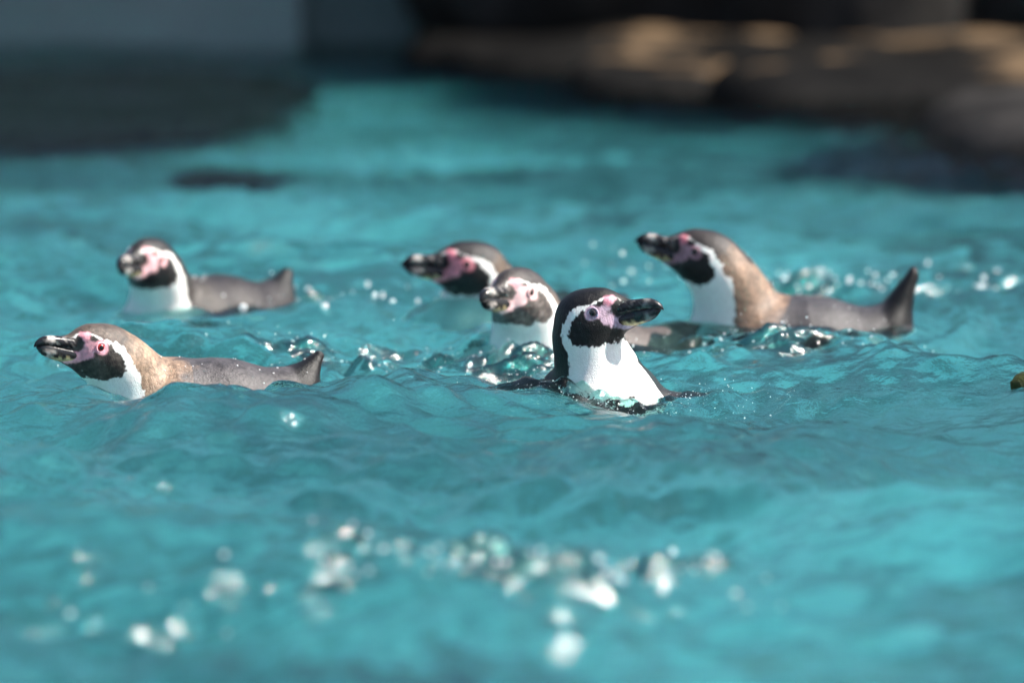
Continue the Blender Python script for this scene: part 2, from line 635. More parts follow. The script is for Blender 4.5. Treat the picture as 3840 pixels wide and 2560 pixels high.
    dd = np.zeros(len(V))
    ll = np.zeros(len(V))
    uu = np.zeros(len(V))
    arc = np.concatenate([[0], np.cumsum(np.linalg.norm(np.diff(nodes, axis=0), axis=1))])
    for i in range(len(nodes) - 1):
        a, b = nodes[i], nodes[i + 1]
        e = b - a
        t = np.clip((V - a) @ e / (e @ e), 0, 1)
        w = V - a - t[:, None] * e
        dist = np.linalg.norm(w, axis=1)
        T = (1 - t)[:, None] * tang[i] + t[:, None] * tang[i + 1]
        L = (1 - t)[:, None] * lat[i] + t[:, None] * lat[i + 1]
        Dv = np.cross(T, L)
        Dv /= np.linalg.norm(Dv, axis=1)[:, None]
        L = np.cross(Dv, T)
        L /= np.linalg.norm(L, axis=1)[:, None]
        m = dist < best
        best[m] = dist[m]
        dd[m] = (w * Dv).sum(1)[m]
        ll[m] = (w * L).sum(1)[m]
        uu[m] = (arc[i] + t * (arc[i + 1] - arc[i]))[m]
    phi = np.degrees(np.arctan2(np.abs(ll), dd))
    un = (uu - arc[3]) / (arc[-2] - arc[3])      # 0 at the breast, 1 at the head
    phi0 = np.interp(un, [-1.5, -0.6, 0.0, 0.35, 0.7, 1.0], np.array([112, 106, 102, 92, 74, 58]) + D.get('phi', 0) * np.array([0, 0, .3, 1, 1, .6]))
    rr = np.hypot(dd, ll)
    f_body = (phi0 - phi) / 57.3 * np.minimum(rr, 8)
    f_head = poly_sd(X[:, [0, 2]], CROWN_POLY)
    wh = sstep(np.linalg.norm((X - np.array([-0.5, 0, -.6])) * np.array([1, .6, 1]), axis=1), 4.6, 6.6)
    jh = jag * (0.35 + 0.65 * sstep(-X[:, 0], -0.5, 2.5))
    f_nape = f_head * (1 - wh) + f_body * wh + jh
    f_face = poly_sd(X[:, [0, 2]], FACE_POLY) + jag * 1.1
    f_face = np.where(np.linalg.norm(X, axis=1) < 9, f_face, -5)
    f_pink = np.maximum(poly_sd(X[:, [0, 2]], PINK_POLY), D.get('ring', 1.0) - np.hypot(X[:, 0], X[:, 2])) + jag * 0.5
    f_pink = np.where((np.linalg.norm(X, axis=1) < 9) & (np.abs(X[:, 1]) > 0.35), f_pink, -5)
    f_spot = poly_sd(X[:, [0, 2]], SPOT_POLY) + jag * 0.5
    # breast band and flank stripe
    b0, b1_ = D.get('band', (-0.12, 0.17))
    f_band = np.minimum(un - b0, b1_ - un) * 12 + jag * 4
    if 'bandz' in D:
        f_band = np.where(V[:, 0] > 3, np.minimum(V[:, 2] - D['bandz'][0], D['bandz'][1] - V[:, 2]) + jag * 5, -5)
    f_band = np.where(phi > 70, f_band, -5)

    white = np.array((0.86, 0.85, 0.82))
    C = np.tile(white, (len(V), 1))
    back, nape, crown = map(np.array, (D['back'], D['nape'], D['crown']))
    kb = sstep(un + SineNoise(53, 1.5, 6, 14)(V) * 0.10 + jag * 0.15, -0.12, 0.5)[:, None]
    kc = (1 - wh)[:, None] * sstep(X[:, 0] + 0.6 * X[:, 2] + jag * 2, -5.2, -2.2)[:, None]
    darkc = (back * (1 - kb) + nape * kb) * (1 - kc) + crown * kc
    mott = 1 + 0.22 * SineNoise(11, 0.8, 4, 14)(V)[:, None] * 0.6
    darkc = darkc * np.clip(mott, 0.5, 1.6)
    tailm = sstep(-V[:, 0], 14.8, 16.8)[:, None] * (V[:, 2:3] > -0.5)
    darkc = darkc * (1 - 0.9 * tailm)

    def lay(C, fld, col, soft=0.10):
        k = sstep(fld, -soft, soft)[:, None]
        return C * (1 - k) + col * k

    C = lay(C, f_band, np.array((0.02, 0.02, 0.022)))
    C = lay(C, f_nape, darkc)
    facec = np.array(D['face'])[None] * np.clip(1 + 0.3 * SineNoise(15, 0.6, 3, 12)(V)[:, None], 0.5, 1.8)
    C = lay(C, f_face, facec)
    # white flecks on the cheeks
    fl = SineNoise(21, 0.35, 0.9, 24)(V * np.array([1, 1, 1.0])) - 2.75
    fl = np.where((f_face > 0.2) & (f_pink < -0.3), fl, -5)
    C = lay(C, fl * 0.5, np.array((0.35, 0.36, 0.35)), 0.15)
    C = lay(C, f_pink, np.array(D['skin'])[None] * np.clip(1 + 0.10 * SineNoise(31, 0.5, 2, 12)(V)[:, None], .7, 1.2), 0.16)
    C = lay(C, np.where(f_pink > -1.0, f_spot, -5), np.array(D['spot']), 0.2)
    # dark bristles between the pink lore and the forehead
    C = lay(C, np.where(np.linalg.norm(X, axis=1) < 9, 0.55 - np.abs(X[:, 1]) + 0.35 * (X[:, 2] > 0), -5) * (X[:, 2] > .3) + (-5) * (X[:, 2] <= .3), crown, 0.2)
    # flippers dark above, pale below
    flm = np.zeros(len(V))
    for sh, el, tip in flips:
        flm = np.maximum(flm, sstep(2.6 - np.minimum(cone(V, sh + (tip - sh) * .12, el, .1, .1), cone(V, el, tip, .1, .1)), 0, .6))
    flm *= sstep(np.abs(V[:, 1]), 7.6, 8.6)
    C = lay(C, flm - 0.5, np.array((0.022, 0.021, 0.023)), 0.3)

    # ---------------------------------------------------------- objects
    root = bpy.data.objects.new('penguin', None)
    COL.objects.link(root)
    M4 = np.eye(4)
    M4[:3, :3] = Bm
    M4[:3, 3] = borg
    root.matrix_world = Matrix(M4.tolist())
    root.empty_display_size = 0.1
    tag(root, D['label'], 'penguin', 'penguins swimming in the pool')
    body = mesh_np('body', V * S, Q, mat_feather, root)
    set_color(body, C)
    body['label'] = 'feathered body with head, neck, flippers and tail'

    # bill: two lofted mandibles in head coordinates
    def loft(name, st, parent, colf):
        n = 22
        Vs, Fs = [], []
        for (x, zt, zb, w, pw) in st:
            for k in range(n):
                a = 2 * math.pi * k / n
                ca, sa = math.cos(a), math.sin(a)
                yy = w * math.copysign(abs(ca) ** pw, ca)
                zz = (zt + zb) / 2 + (zt - zb) / 2 * math.copysign(abs(sa) ** 0.85, sa)
                Vs.append((x, yy, zz))
        Vs = np.array(Vs)
        for i in range(len(st) - 1):
            for k in range(n):
                Fs.append((i * n + k, i * n + (k + 1) % n, (i + 1) * n + (k + 1) % n, (i + 1) * n + k))
        ce = len(Vs)
        Vs = np.concatenate([Vs, [[st[-1][0] + .05, 0, (st[-1][1] + st[-1][2]) / 2]]])
        for k in range(n):
            Fs.append(((len(st) - 1) * n + k, (len(st) - 1) * n + (k + 1) % n, ce, ce))
        Fs = np.array(Fs)
        # refine so the marks have clean borders
        tri = Fs[Fs[:, 2] == Fs[:, 3]][:, :3]
        Fs = Fs[Fs[:, 2] != Fs[:, 3]]
        cols = colf(Vs)
        o = mesh_np(name, ((O + Vs @ Hm.T) * S), np.concatenate([Fs, np.concatenate([tri, tri[:, 2:3]], 1)]) if False else Fs, mat_bill, parent)
        set_color(o, cols)
        return o

    def dense(st, m=36):
        st = np.array(st)
        xs = np.linspace(0, 1, len(st))
        q = np.linspace(0, 1, m)
        return [tuple(np.interp(q, xs, st[:, j])[i] for j in range(st.shape[1])) for i in range(m)]

    upper = [(2.2, .95, -1.15, 1.45, .9), (3.4, .9, -1.1, 1.3, .9), (4.6, .82, -1.02, 1.08, .9), (5.8, .74, -.95, .93, .9), (6.8, .68, -.92, .86, .9), (7.6, .50, -.95, .78, .9), (8.2, .20, -1.02, .64, .95), (8.6, -.15, -1.12, .48, 1), (8.9, -.58, -1.26, .28, 1), (9.02, -.95, -1.32, .10, 1)]
    lower = [(2.2, -.7, -2.4, 1.38, .8), (3.4, -.65, -2.8, 1.24, .8), (4.6, -.6, -2.8, 1.03, .8), (5.8, -.55, -2.65, .88, .8), (6.8, -.5, -2.5, .80, .8), (7.5, -.55, -2.25, .70, .85), (8.0, -.7, -1.95, .54, .95), (8.35, -1.05, -1.62, .36, 1), (8.6, -1.12, -1.35, .14, 1)]
    dark = np.array((0.013, 0.013, 0.014))
    pale = np.array(D.get('billpale', (0.50, 0.46, 0.43)))
    bj = SineNoise(41, .5, 2.0, 12)

    def upc(v):
        j = bj(v) * 0.10
        j = j * 2.2
        k = sstep(v[:, 0] + j, 6.1, 7.0) * (1 - sstep(v[:, 0] + .25 * v[:, 2] + j, 7.2, 8.0)) * sstep(v[:, 2] + .5 * j, -0.8, 0.3)
        k = np.maximum(k, 0.35 * sstep(bj(v * 1.7 + 9), 0.5, 1.4) * (v[:, 0] < 7.5))
        c = dark[None] * (1 - k[:, None]) + pale * k[:, None]
        return c

    def loc(v):
        j = bj(v + 3) * 0.10
        j = j * 2.0
        k = sstep(v[:, 0] + j, 5.9, 6.8) * (1 - sstep(v[:, 0] + j, 7.1, 7.8)) * sstep(-v[:, 2] + .3 * j, 1.1, 1.7)
        c = dark[None] * (1 - k[:, None]) + pale * k[:, None]
        # yellowish lower edge by the gape
        g = sstep(-v[:, 2] + j, 2.0, 2.5) * (1 - sstep(v[:, 0], 5.6, 6.8))
        c = c * (1 - g[:, None]) + np.array((0.55, 0.42, 0.22)) * g[:, None]
        return c

    loft('upper_bill', dense(upper), root, upc)
    loft('lower_bill', dense(lower), root, loc)

    # eyes: eyeball with iris, dark pupil, bare-skin ring
    for s in (-1, 1):
        # find the surface point beside (0,0)
        yv = 1.0
        for _ in range(40):
            dv = f((O + Hm @ np.array([0, s * yv, 0]))[None])[0]
            yv -= dv * 0.8
        ec = np.array([0.0, s * (yv - 0.46), 0.0])
        nrm = np.array([0.16, s * 1.0, 0.03])
        nrm /= np.linalg.norm(nrm)
        t1 = np.cross(nrm, (0, 0, 1.0))
        t1 /= np.linalg.norm(t1)
        t2 = np.cross(nrm, t1)

        def cap(rad, amax, name, mat, parent, nr_=10, nc=28):
            vs, fs = [ec + nrm * rad], []
            for i in range(1, nr_ + 1):
                a = amax * i / nr_
                for k in range(nc):
                    b = 2 * math.pi * k / nc
                    vs.append(ec + rad * (math.cos(a) * nrm + math.sin(a) * (math.cos(b) * t1 + math.sin(b) * t2)))
            quads = []
            for i in range(nr_ - 1):
                for k in range(nc):
                    a0 = 1 + i * nc + k
                    a1 = 1 + i * nc + (k + 1) % nc
                    quads.append((a0, a0 + nc, a1 + nc, a1))
            vs = np.array(vs)
            me = bpy.data.meshes.new(name)
            me.from_pydata(((O + vs @ Hm.T) * S).tolist(), [], [tuple(q) for q in quads] + [(0, 1 + k, 1 + (k + 1) % nc) for k in range(nc)])
            for p in me.polygons:
                p.use_smooth = True
            me.materials.append(mat)
            o = bpy.data.objects.new(name, me)
            COL.objects.link(o)
            o.parent = parent
            return o

        eye = cap(0.70, 2.0, 'eye', simple_mat('iris_' + D['key'], D['iris']), root)
        cap(0.713, 0.48, 'pupil', simple_mat('pupil', (0.006, 0.006, 0.007)), eye, 5)
        # ring
        vs, quads = [], []
        nc, nm = 30, 8
        for k in range(nc):
            b = 2 * math.pi * k / nc
            rdir = math.cos(b) * t1 + math.sin(b) * t2
            for j in range(nm):
                g = 2 * math.pi * j / nm
                vs.append(ec + nrm * (0.43 + 0.13 * math.sin(g)) + rdir * (0.68 + 0.15 * math.cos(g)))
        for k in range(nc):
            for j in range(nm):
                quads.append((k * nm + j, ((k + 1) % nc) * nm + j, ((k + 1) % nc) * nm + (j + 1) % nm, k * nm + (j + 1) % nm))
        mesh_np('eye_ring', (O + np.array(vs) @ Hm.T) * S, np.array(quads), simple_mat('eyelid_' + D['key'], D['skin']), root)
    D['world'] = (V * S) @ Bm.T + borg
    D['bvec'] = Bm[:, 0]
    D['borg'] = borg
    return root


_sm = {}


def simple_mat(name, col):
    if name not in _sm:
        _sm[name] = simple_material(name, col, 0.18 if 'iris' in name or 'pupil' in name else 0.5, 0.6 if 'iris' in name or 'pupil' in name else 0.0)
    return _sm[name]


# ------------------------------------------------------------------ water height field
rs = np.random.RandomState(12)


def wave_set(seed, lam0, lam1, n, slope, spread=1.2, main=-1.3):
    r = np.random.RandomState(seed)
    lam = np.exp(r.uniform(np.log(lam0), np.log(lam1), n))
    th = main + r.normal(size=n) * spread
    k = 2 * np.pi / lam
    a = r.uniform(0.5, 1.0, n) / k
    a *= slope / math.sqrt(((a * k) ** 2).sum() / 2)
    return k * np.cos(th), k * np.sin(th), a, r.uniform(0, 2 * np.pi, n)


SWELL = wave_set(1, 0.30, 1.1, 22, 0.17)
RIPPLE = wave_set(2, 0.08, 0.32, 36, 0.30)
FINE = wave_set(4, 0.024, 0.07, 40, 0.215, 1.2)
CHOP = wave_set(3, 0.022, 0.052, 48, 0.95, 2.5)
GLINT = wave_set(8, 0.026, 0.050, 14, 1.8, 0.20, R(122.5))
GENV = wave_set(9, 0.10, 0.35, 16, 1.0, 2.5)
SPLASH = wave_set(6, 0.011, 0.038, 60, 1.15, 2.5)


def waves(W, x, y, sharp=0.0):
    h = np.zeros_like(x)
    for kx, ky, a, p in zip(*W):
        q = kx * x + ky * y + p
        h += a * np.sin(q)
        if sharp:
            h -= a * sharp * np.cos(2 * q)
    return h


def blob(x, y, px, Y, rx, ry):
    c = water_at(px, Y)
    return np.exp(-((x - c[0]) / rx) ** 2 - ((y - c[1]) / ry) ** 2)


def chop_mask(x, y):
    m = 0.75 * blob(x, y, 1550, 7.72, 0.20, 0.14)       # churned wake between the swimmers
    m += 0.55 * blob(x, y, 1250, 7.62, 0.14, 0.10)
    m += 0.75 * blob(x, y, 1900, 7.55, 0.13, 0.10)
    m += 0.55 * blob(x, y, 2700, 7.75, 0.20, 0.10)
    m += 0.25 * blob(x, y, 3100, 7.62, 0.18, 0.08)
    m += 0.45 * blob(x, y, 1250, 8.45, 0.13, 0.10)
    m += 0.25 * blob(x, y, 3000, 8.6, 0.35, 0.12)
    m += 0.40 * blob(x, y, 3650, 7.9, 0.12, 0.15)
    m += 0.9 * blob(x, y, 1950, 5.62, 0.16, 0.10)       # ruffled patch close by
    m += 0.30 * blob(x, y, 500, 5.55, 0.20, 0.12)
    return np.minimum(m, 1.0)


def height(x, y):
    wx = x + 0.03 * np.sin(3.1 * y + 1.7 * x) + 0.02 * np.sin(7.3 * x - 2.2 * y)
    wy = y + 0.04 * np.sin(2.3 * x - 1.1 * y + 1.0)
    gust = 0.75 + 0.35 * np.sin(1.9 * x + 2.7 * y + 0.6) * np.sin(2.6 * y - 1.3 * x)
    far = np.clip((12.5 - y) / 3.5, 0.45, 1.0)
    h = waves(SWELL, wx, wy) * far
    h += waves(RIPPLE, wx, wy, 0.22) * gust * far
    h += waves(FINE, wx, wy, 0.2) * np.clip(0.25 + 0.9 * gust, 0.2, 1.3)
    cm = chop_mask(x, y)
    idx = cm > 0.02
    hc = np.zeros_like(x)
    hc[idx] = waves(CHOP, wx[idx], wy[idx])
    h += hc * cm * 0.35 + 0.006 * cm
    # short steep wavelets, added and aligned to throw sun glints at the camera
    gm = np.zeros_like(x)
    for px, Y, rx, ry, a in ((1800, 5.60, .17, .17, 0.85), (2230, 5.60, .13, .20, 0.85), (600, 5.52, .20, .10, .55), (1550, 7.72, .18, .10, .8), (1880, 7.56, .11, .08, .9),
                             (1250, 7.64, .10, .08, .7), (2680, 7.70, .18, .07, .8), (3100, 7.72, .14, .07, .5), (1280, 8.42, .14, .12, 1.3), (3150, 8.68, .20, .07, 1.3), (2890, 8.62, .07, .06, 1.3), (2330, 8.56, .05, .05, .9), (3000, 8.95, .30, .10, .5)):
        gm += a * blob(x, y, px, Y, rx, ry)
    idx = gm > 0.03
    ge = waves(GENV, x[idx], y[idx])
    ge = np.clip(0.7 + 0.6 * ge / 0.03, 0.05, 1)
    h[idx] += waves(GLINT, x[idx], y[idx]) * np.minimum(gm[idx], 1) * ge
    # bow wave heaped up round the front swimmer's breast
    c = water_at(2250, 7.19)
    dx, dy = x - c[0], y - c[1]
    arc = dy + 0.03 - 0.9 * dx * dx                         # curved crest
    skew = np.where(dx > 0, 0.19, 0.19)
    env = np.exp(-(np.abs(dx) / skew) ** 2.6)
    prof = np.where(arc < 0, np.exp(-(arc / 0.030) ** 2), np.exp(-(arc / 0.085) ** 2))
    lip = waves(FINE, x * 1.3, y * 1.3) * 2.2
    near = env * prof > 0.02
    sp = np.zeros_like(x)
    sp[near] = waves(SPLASH, x[near], y[near])
    tongue = 0.45 + 0.55 * np.exp(-((dx + 0.02) / 0.10) ** 2)
    h += env * prof * (0.025 + lip * 0.35 + sp * 0.4 * tongue)
    # long low shoulder running off to the picture's right and left
    c2 = water_at(2850, 7.27)
    h += 0.018 * np.exp(-((x - c2[0]) / 0.17) ** 2) * np.exp(-((y - c2[1] - 0.25 * (x - c2[0])) / 0.05) ** 2)
    # small heaps at the breasts of the others
    for px, Y, a in ((330, 7.13, .016), (520, 8.12, .018), (1790, 8.14, .020), (1920, 7.64, .012), (2520, 7.93, .012), (2120, 7.17, .014)):
        cc = water_at(px, Y)
        r2 = ((x - cc[0]) / 0.08) ** 2 + ((y - cc[1]) / 0.06) ** 2
        h += a * np.exp(-r2)
    cc = water_at(780, 7.08)
    h -= 0.005 * np.exp(-((x - cc[0]) / 0.20) ** 2 - ((y - cc[1]) / 0.10) ** 2)      # trough beside the low-floating swimmer
    # level ripple rings
    for px, Y, r0 in ((2250, 7.15, 0.16), (640, 7.42, 0.16), (2800, 8.1, 0.2)):
        cc = water_at(px, Y)
        rr = np.hypot(x - cc[0], (y - cc[1]))
        h += 0.005 * np.sin(rr * 2 * np.pi / 0.075) * np.exp(-((rr - r0 - 0.10) / 0.14) ** 2)
    return h


def axis(segs):
    out = []
    for a, b, s in segs:
        n = max(1, int(round((b - a) / s)))
        out.append(np.linspace(a, b, n, endpoint=False))
    out.append([segs[-1][1]])
    return np.concatenate(out)


def make_water_material():
    N = Nodes('pool_water')
    N.t.nodes.remove(N.b)
    v = N.coords((1, 1, 1))
    n1 = N.noise(38, 4, 0.6, v, 0.6)
    n2 = N.noise(110, 3, 0.55, v, 0.3)
    ad = N.n('Math', operation='MULTIPLY_ADD')
    N.l(n2.outputs['Fac'], ad.inputs[0])
    ad.inputs[1].default_value = 0.35
    N.l(n1.outputs['Fac'], ad.inputs[2])
    bp = N.bump(ad.outputs[0], 0.6, 0.006)
    fr = N.n('Fresnel')
    fr.inputs['IOR'].default_value = 1.333
    N.l(bp.outputs[0], fr.inputs['Normal'])
    gl = N.n('BsdfGlossy')
    gl.inputs['Roughness'].default_value = 0.085
    N.l(bp.outputs[0], gl.inputs['Normal'])
    rf = N.n('BsdfRefraction')
    rf.inputs['IOR'].default_value = 1.333
    rf.inputs['Roughness'].default_value = 0.0
    rf.inputs['Color'].default_value = (0.66, 0.96, 0.91, 1)
    N.l(bp.outputs[0], rf.inputs['Normal'])
    mx = N.n('MixShader')
    N.l(fr.outputs[0], mx.inputs[0])
    N.l(rf.outputs[0], mx.inputs[1])
    N.l(gl.outputs[0], mx.inputs[2])
    N.l(mx.outputs[0], N.out.inputs['Surface'])
    return N.m


def build_water():
    xs = axis([(-7, -2.2, .25), (-2.2, -1.2, .03), (-1.2, -.2, .006), (-.2, 0., .0036), (0., .26, .0022), (.26, .4, .0036), (.4, 1.2, .006), (1.2, 2.2, .03), (2.2, 7, .25)])
    ys = axis([(0.3, 4.4, .06), (4.4, 5.2, .010), (5.2, 6.1, .006), (6.1, 6.6, .009), (6.6, 7.0, .006), (7.0, 7.06, .0036), (7.06, 7.24, .0022), (7.24, 7.35, .0036), (7.35, 8.0, .0055), (8.0, 9.0, .0065), (9.0, 9.4, .012), (9.4, 12, .02), (12, 17.0, .04)])
    X, Y = np.meshgrid(xs, ys)
    Z = height(X.ravel(), Y.ravel())
    V = np.stack([X.ravel(), Y.ravel(), Z], 1)
    nx, ny = len(xs), len(ys)
    i = (np.arange(ny - 1)[:, None] * nx + np.arange(nx - 1)[None]).ravel()
    F = np.stack([i, i + 1, i + 1 + nx, i + nx], 1)
    o = mesh_np('water', V, F, make_water_material())
    tag(o, 'rippled turquoise pool water', 'water', kind='structure')
    return o


water = build_water()

# ------------------------------------------------------------------ pool shell and ground
mat_floor = painted_material('turquoise_paint_light_patches', (0.012, 0.055, 0.080), (0.125, 0.335, 0.43), 1.5, 0.5, 0.004, 0.36, 0.62)  # light and dark patches in the colour imitate lit wave facets
mat_wallp = painted_material('blue_grey_render', (0.13, 0.175, 0.175), (0.19, 0.24, 0.24), 0.8, 0.7)
mat_ground = painted_material('concrete_ground', (0.20, 0.19, 0.17), (0.30, 0.29, 0.27), 1.5, 0.85, 0.01)
mat_shelf = rock_material('algae_dark_rock', (0.002, 0.0035, 0.003), (0.004, 0.007, 0.006), (0.010, 0.016, 0.015), 2.5, 0.7)
mat_rock = rock_material('dark_wet_rock', (0.010, 0.0098, 0.0095), (0.03, 0.028, 0.027), (0.07, 0.064, 0.06), 2.2, 0.65)
mat_ledge = rock_material('tan_topped_ledge_rock', (0.004, 0.004, 0.004), (0.009, 0.0085, 0.008), (0.022, 0.019, 0.016), 2.6, 0.6, (0.11, 0.075, 0.045), (0.85, 1.0))

DEPTH = -0.62
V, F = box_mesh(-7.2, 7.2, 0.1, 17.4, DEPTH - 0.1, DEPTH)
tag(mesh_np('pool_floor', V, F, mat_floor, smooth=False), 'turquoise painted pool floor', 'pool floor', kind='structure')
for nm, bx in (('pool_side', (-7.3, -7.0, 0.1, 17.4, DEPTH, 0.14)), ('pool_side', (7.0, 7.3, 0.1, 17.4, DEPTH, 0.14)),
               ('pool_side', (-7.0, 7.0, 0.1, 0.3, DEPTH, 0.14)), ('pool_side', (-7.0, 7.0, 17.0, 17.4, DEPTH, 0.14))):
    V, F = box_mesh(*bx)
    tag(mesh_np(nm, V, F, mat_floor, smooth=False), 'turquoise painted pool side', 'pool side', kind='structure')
# ground all round, with a hole where the pool is
xo, xi = 400, 7.15
V = np.array([(-xo, -xo, .15), (xo, -xo, .15), (xo, xo, .15), (-xo, xo, .15), (-xi, .2, .15), (xi, .2, .15), (xi, 17.2, .15), (-xi, 17.2, .15)])
F = np.array([(0, 1, 5, 4), (1, 2, 6, 5), (2, 3, 7, 6), (3, 0, 4, 7)])
tag(mesh_np('ground', V, F, mat_ground, smooth=False), 'concrete ground round the pool', 'ground', kind='structure')


# ------------------------------------------------------------------ rocks
def rock(name, c, r, seed, mat, label, cat='rock', rough=0.16, flat=None, sq=2.6, rot=0.0, group=None, n=56):
    """superellipsoid stone broken up with noise; flat = height of a worn level top"""
    u = np.linspace(0, 2 * np.pi, 2 * n, endpoint=False)
    w = np.linspace(-np.pi / 2, np.pi / 2, n)
    U, W_ = np.meshgrid(u, w)
    U, W_ = U.ravel(), W_.ravel()
    p = 2.0 / sq
    sp_ = lambda a: np.sign(a) * np.abs(a) ** p
    P = np.stack([sp_(np.cos(W_)) * sp_(np.cos(U)), sp_(np.cos(W_)) * sp_(np.sin(U)), sp_(np.sin(W_))], 1)
    r = np.array(r, float)
    base = P * r
    nz = SineNoise(seed, 0.5, 1.6, 18)(base) * rough * 0.5 + SineNoise(seed + 1, 0.12, 0.45, 22)(base) * rough * 0.14
    base = base * (1 + nz / 1.0)[:, None] * 1.0
    if flat is not None:
        top = flat + 0.012 * SineNoise(seed + 2, 0.2, 0.8, 12)(base)
        base[:, 2] = np.where(base[:, 2] > top, top + (base[:, 2] - top) * 0.12, base[:, 2])
    cr, sr = math.cos(rot), math.sin(rot)
    base = np.stack([base[:, 0] * cr - base[:, 1] * sr, base[:, 0] * sr + base[:, 1] * cr, base[:, 2]], 1)
    F = []
    m = 2 * n
    i = (np.arange(n - 1)[:, None] * m + np.arange(m)[None]).ravel()
    j = (np.arange(n - 1)[:, None] * m + (np.arange(m)[None] + 1) % m).ravel()
    F = np.stack([i, j, j + m, i + m], 1)
    o = mesh_np(name, base, F, mat)
    o.location = tuple(c)
    tag(o, label, cat, group)
    return o


def span(px0, px1, Y):
    a, b = at_y(px0, 1280, Y)[0], at_y(px1, 1280, Y)[0]
    return (a + b) / 2, (b - a) / 2


def wall(name, a, b, h, th, mat, label):
    """upright wall between two ground points, with a coping course proud of its face"""
    a, b = np.array(a, float), np.array(b, float)
    L = np.linalg.norm(b - a)
    d = (b - a) / L
    ang = math.atan2(d[1], d[0])
    root = bpy.data.objects.new(name, None)
    COL.objects.link(root)
    root.location = (a[0], a[1], 0)
    root.rotation_euler = (0, 0, ang)
    tag(root, label, 'wall')
    V, F = box_mesh(0, L, 0, th, DEPTH, h)
    mesh_np('wall_face', V, F, mat, root, False)
    V, F = box_mesh(-0.02, L + 0.02, -0.05, th + 0.05, h - 0.003, h + 0.09)
    mesh_np('coping', V, F, mat_ground, root, False)
    return root


wl = lambda px, Y: tuple(water_at(px, Y)[:2])
wall('pool_wall', wl(-9000, 15.55), wl(1130, 15.3), 1.7, 0.25, mat_wallp, 'long blue-grey rendered wall behind the dark rock shelf')
wall('pool_wall', wl(1128, 15.58), wl(1800, 15.58), 1.7, 0.25, painted_material('green_grey_render', (0.13, 0.19, 0.185), (0.18, 0.245, 0.24), 0.8, 0.7), 'short green-grey wall running from the corner behind the boulders')

cx, hw = span(-2600, 1135, 12.9)
rock('rock_shelf', (cx, 13.25, -0.20), (hw, 1.30, 0.17), 51, mat_shelf, 'long dark algae-covered rock shelf just under the water along the blue-grey wall', rough=0.05, flat=0.165, sq=5)
cx, hw = span(640, 1090, 10.8)
rock('awash_rock', (cx, 10.86, -0.09), (hw, 0.13, 0.092), 61, mat_shelf, 'small dark rock just breaking the surface before the shelf', rough=0.08)
cx, hw = span(1500, 3000, 15.0)
rock('rock_ledge', (cx, 15.15, -0.09), (hw, 0.75, 0.18), 71, mat_ledge, 'flat tan-topped rock ledge under the boulders, reaching farthest towards the corner', rough=0.07, flat=0.15, sq=4)
cx, hw = span(2110, 2830, 13.2)
rock('rock_ledge', (cx, 13.85, -0.085), (hw, 0.52, 0.15), 83, mat_ledge, 'low slab with a bright tan top jutting out over the water', rough=0.07, flat=0.125, sq=4)
cx, hw = span(2640, 4700, 12.9)
rock('rock_ledge', (cx, 13.9, -0.12), (hw, 0.95, 0.22), 97, mat_ledge, 'wide dark ledge to the right of the tan slab', rough=0.08, flat=0.19, sq=4)
cx, hw = span(3520, 5200, 11.6)
rock('shore_rock', (cx, 12.0, -0.21), (hw, 0.80, 0.30), 103, mat_rock, 'black blocky rock standing in the water before the wide ledge', rough=0.10, flat=0.27, sq=3.4)
for (p0, p1, Y, ry, rz, cz, sd, lab) in (
        (1560, 2950, 15.40, 0.48, 1.5, 0.6, 111, 'big rounded dark boulder on the ledge beside the green-grey wall'),
        (2500, 3680, 15.35, 0.48, 1.3, 0.55, 127, 'rounded grey-brown boulder in the middle of the boulder row'),
        (3300, 5400, 15.7, 0.6, 1.8, 0.7, 139, 'tall black boulder rising highest behind the wide ledge')):
    cx, hw = span(p0, p1, Y)
    rock('boulder', (cx, Y, cz), (hw, ry, rz), sd, mat_rock, lab, rough=0.13, sq=2.5, group='boulders behind the ledges')

# ------------------------------------------------------------------ penguins
mat_feather = make_feather_material()
mat_bill = make_bill_material()
for D in PENGUINS:
    build_penguin(D)

# ------------------------------------------------------------------ spray
def make_drop_material():
    N = Nodes('white_glint_drop')
    N.t.nodes.remove(N.b)
    v = N.coords()
    n1 = N.noise(300, 2, 0.5, v)
    bp = N.bump(n1.outputs['Fac'], 0.15, 0.001)
    fr = N.n('Fresnel')
    fr.inputs['IOR'].default_value = 1.333
    gl = N.n('BsdfGlossy')
    gl.inputs['Roughness'].default_value = 0.09
    N.l(bp.outputs[0], gl.inputs['Normal'])
    rf = N.n('BsdfRefraction')
    rf.inputs['IOR'].default_value = 1.333
    rf.inputs['Roughness'].default_value = 0.02
    mx = N.n('MixShader')
    N.l(fr.outputs[0], mx.inputs[0])
    N.l(rf.outputs[0], mx.inputs[1])
    N.l(gl.outputs[0], mx.inputs[2])
    # white body colour stands in for sun glints on the water
    df = N.n('BsdfDiffuse')
    df.inputs['Color'].default_value = (0.92, 0.94, 0.95, 1)
    tl = N.n('BsdfTranslucent')
    tl.inputs['Color'].default_value = (0.95, 0.97, 0.98, 1)
    md = N.n('MixShader')
    md.inputs[0].default_value = 0.4
    N.l(df.outputs[0], md.inputs[1])
    N.l(tl.outputs[0], md.inputs[2])
    m2 = N.n('MixShader')
    m2.inputs[0].default_value = 0.9
    N.l(mx.outputs[0], m2.inputs[1])
    N.l(md.outputs[0], m2.inputs[2])
    N.l(m2.outputs[0], N.out.inputs['Surface'])
    return N.m


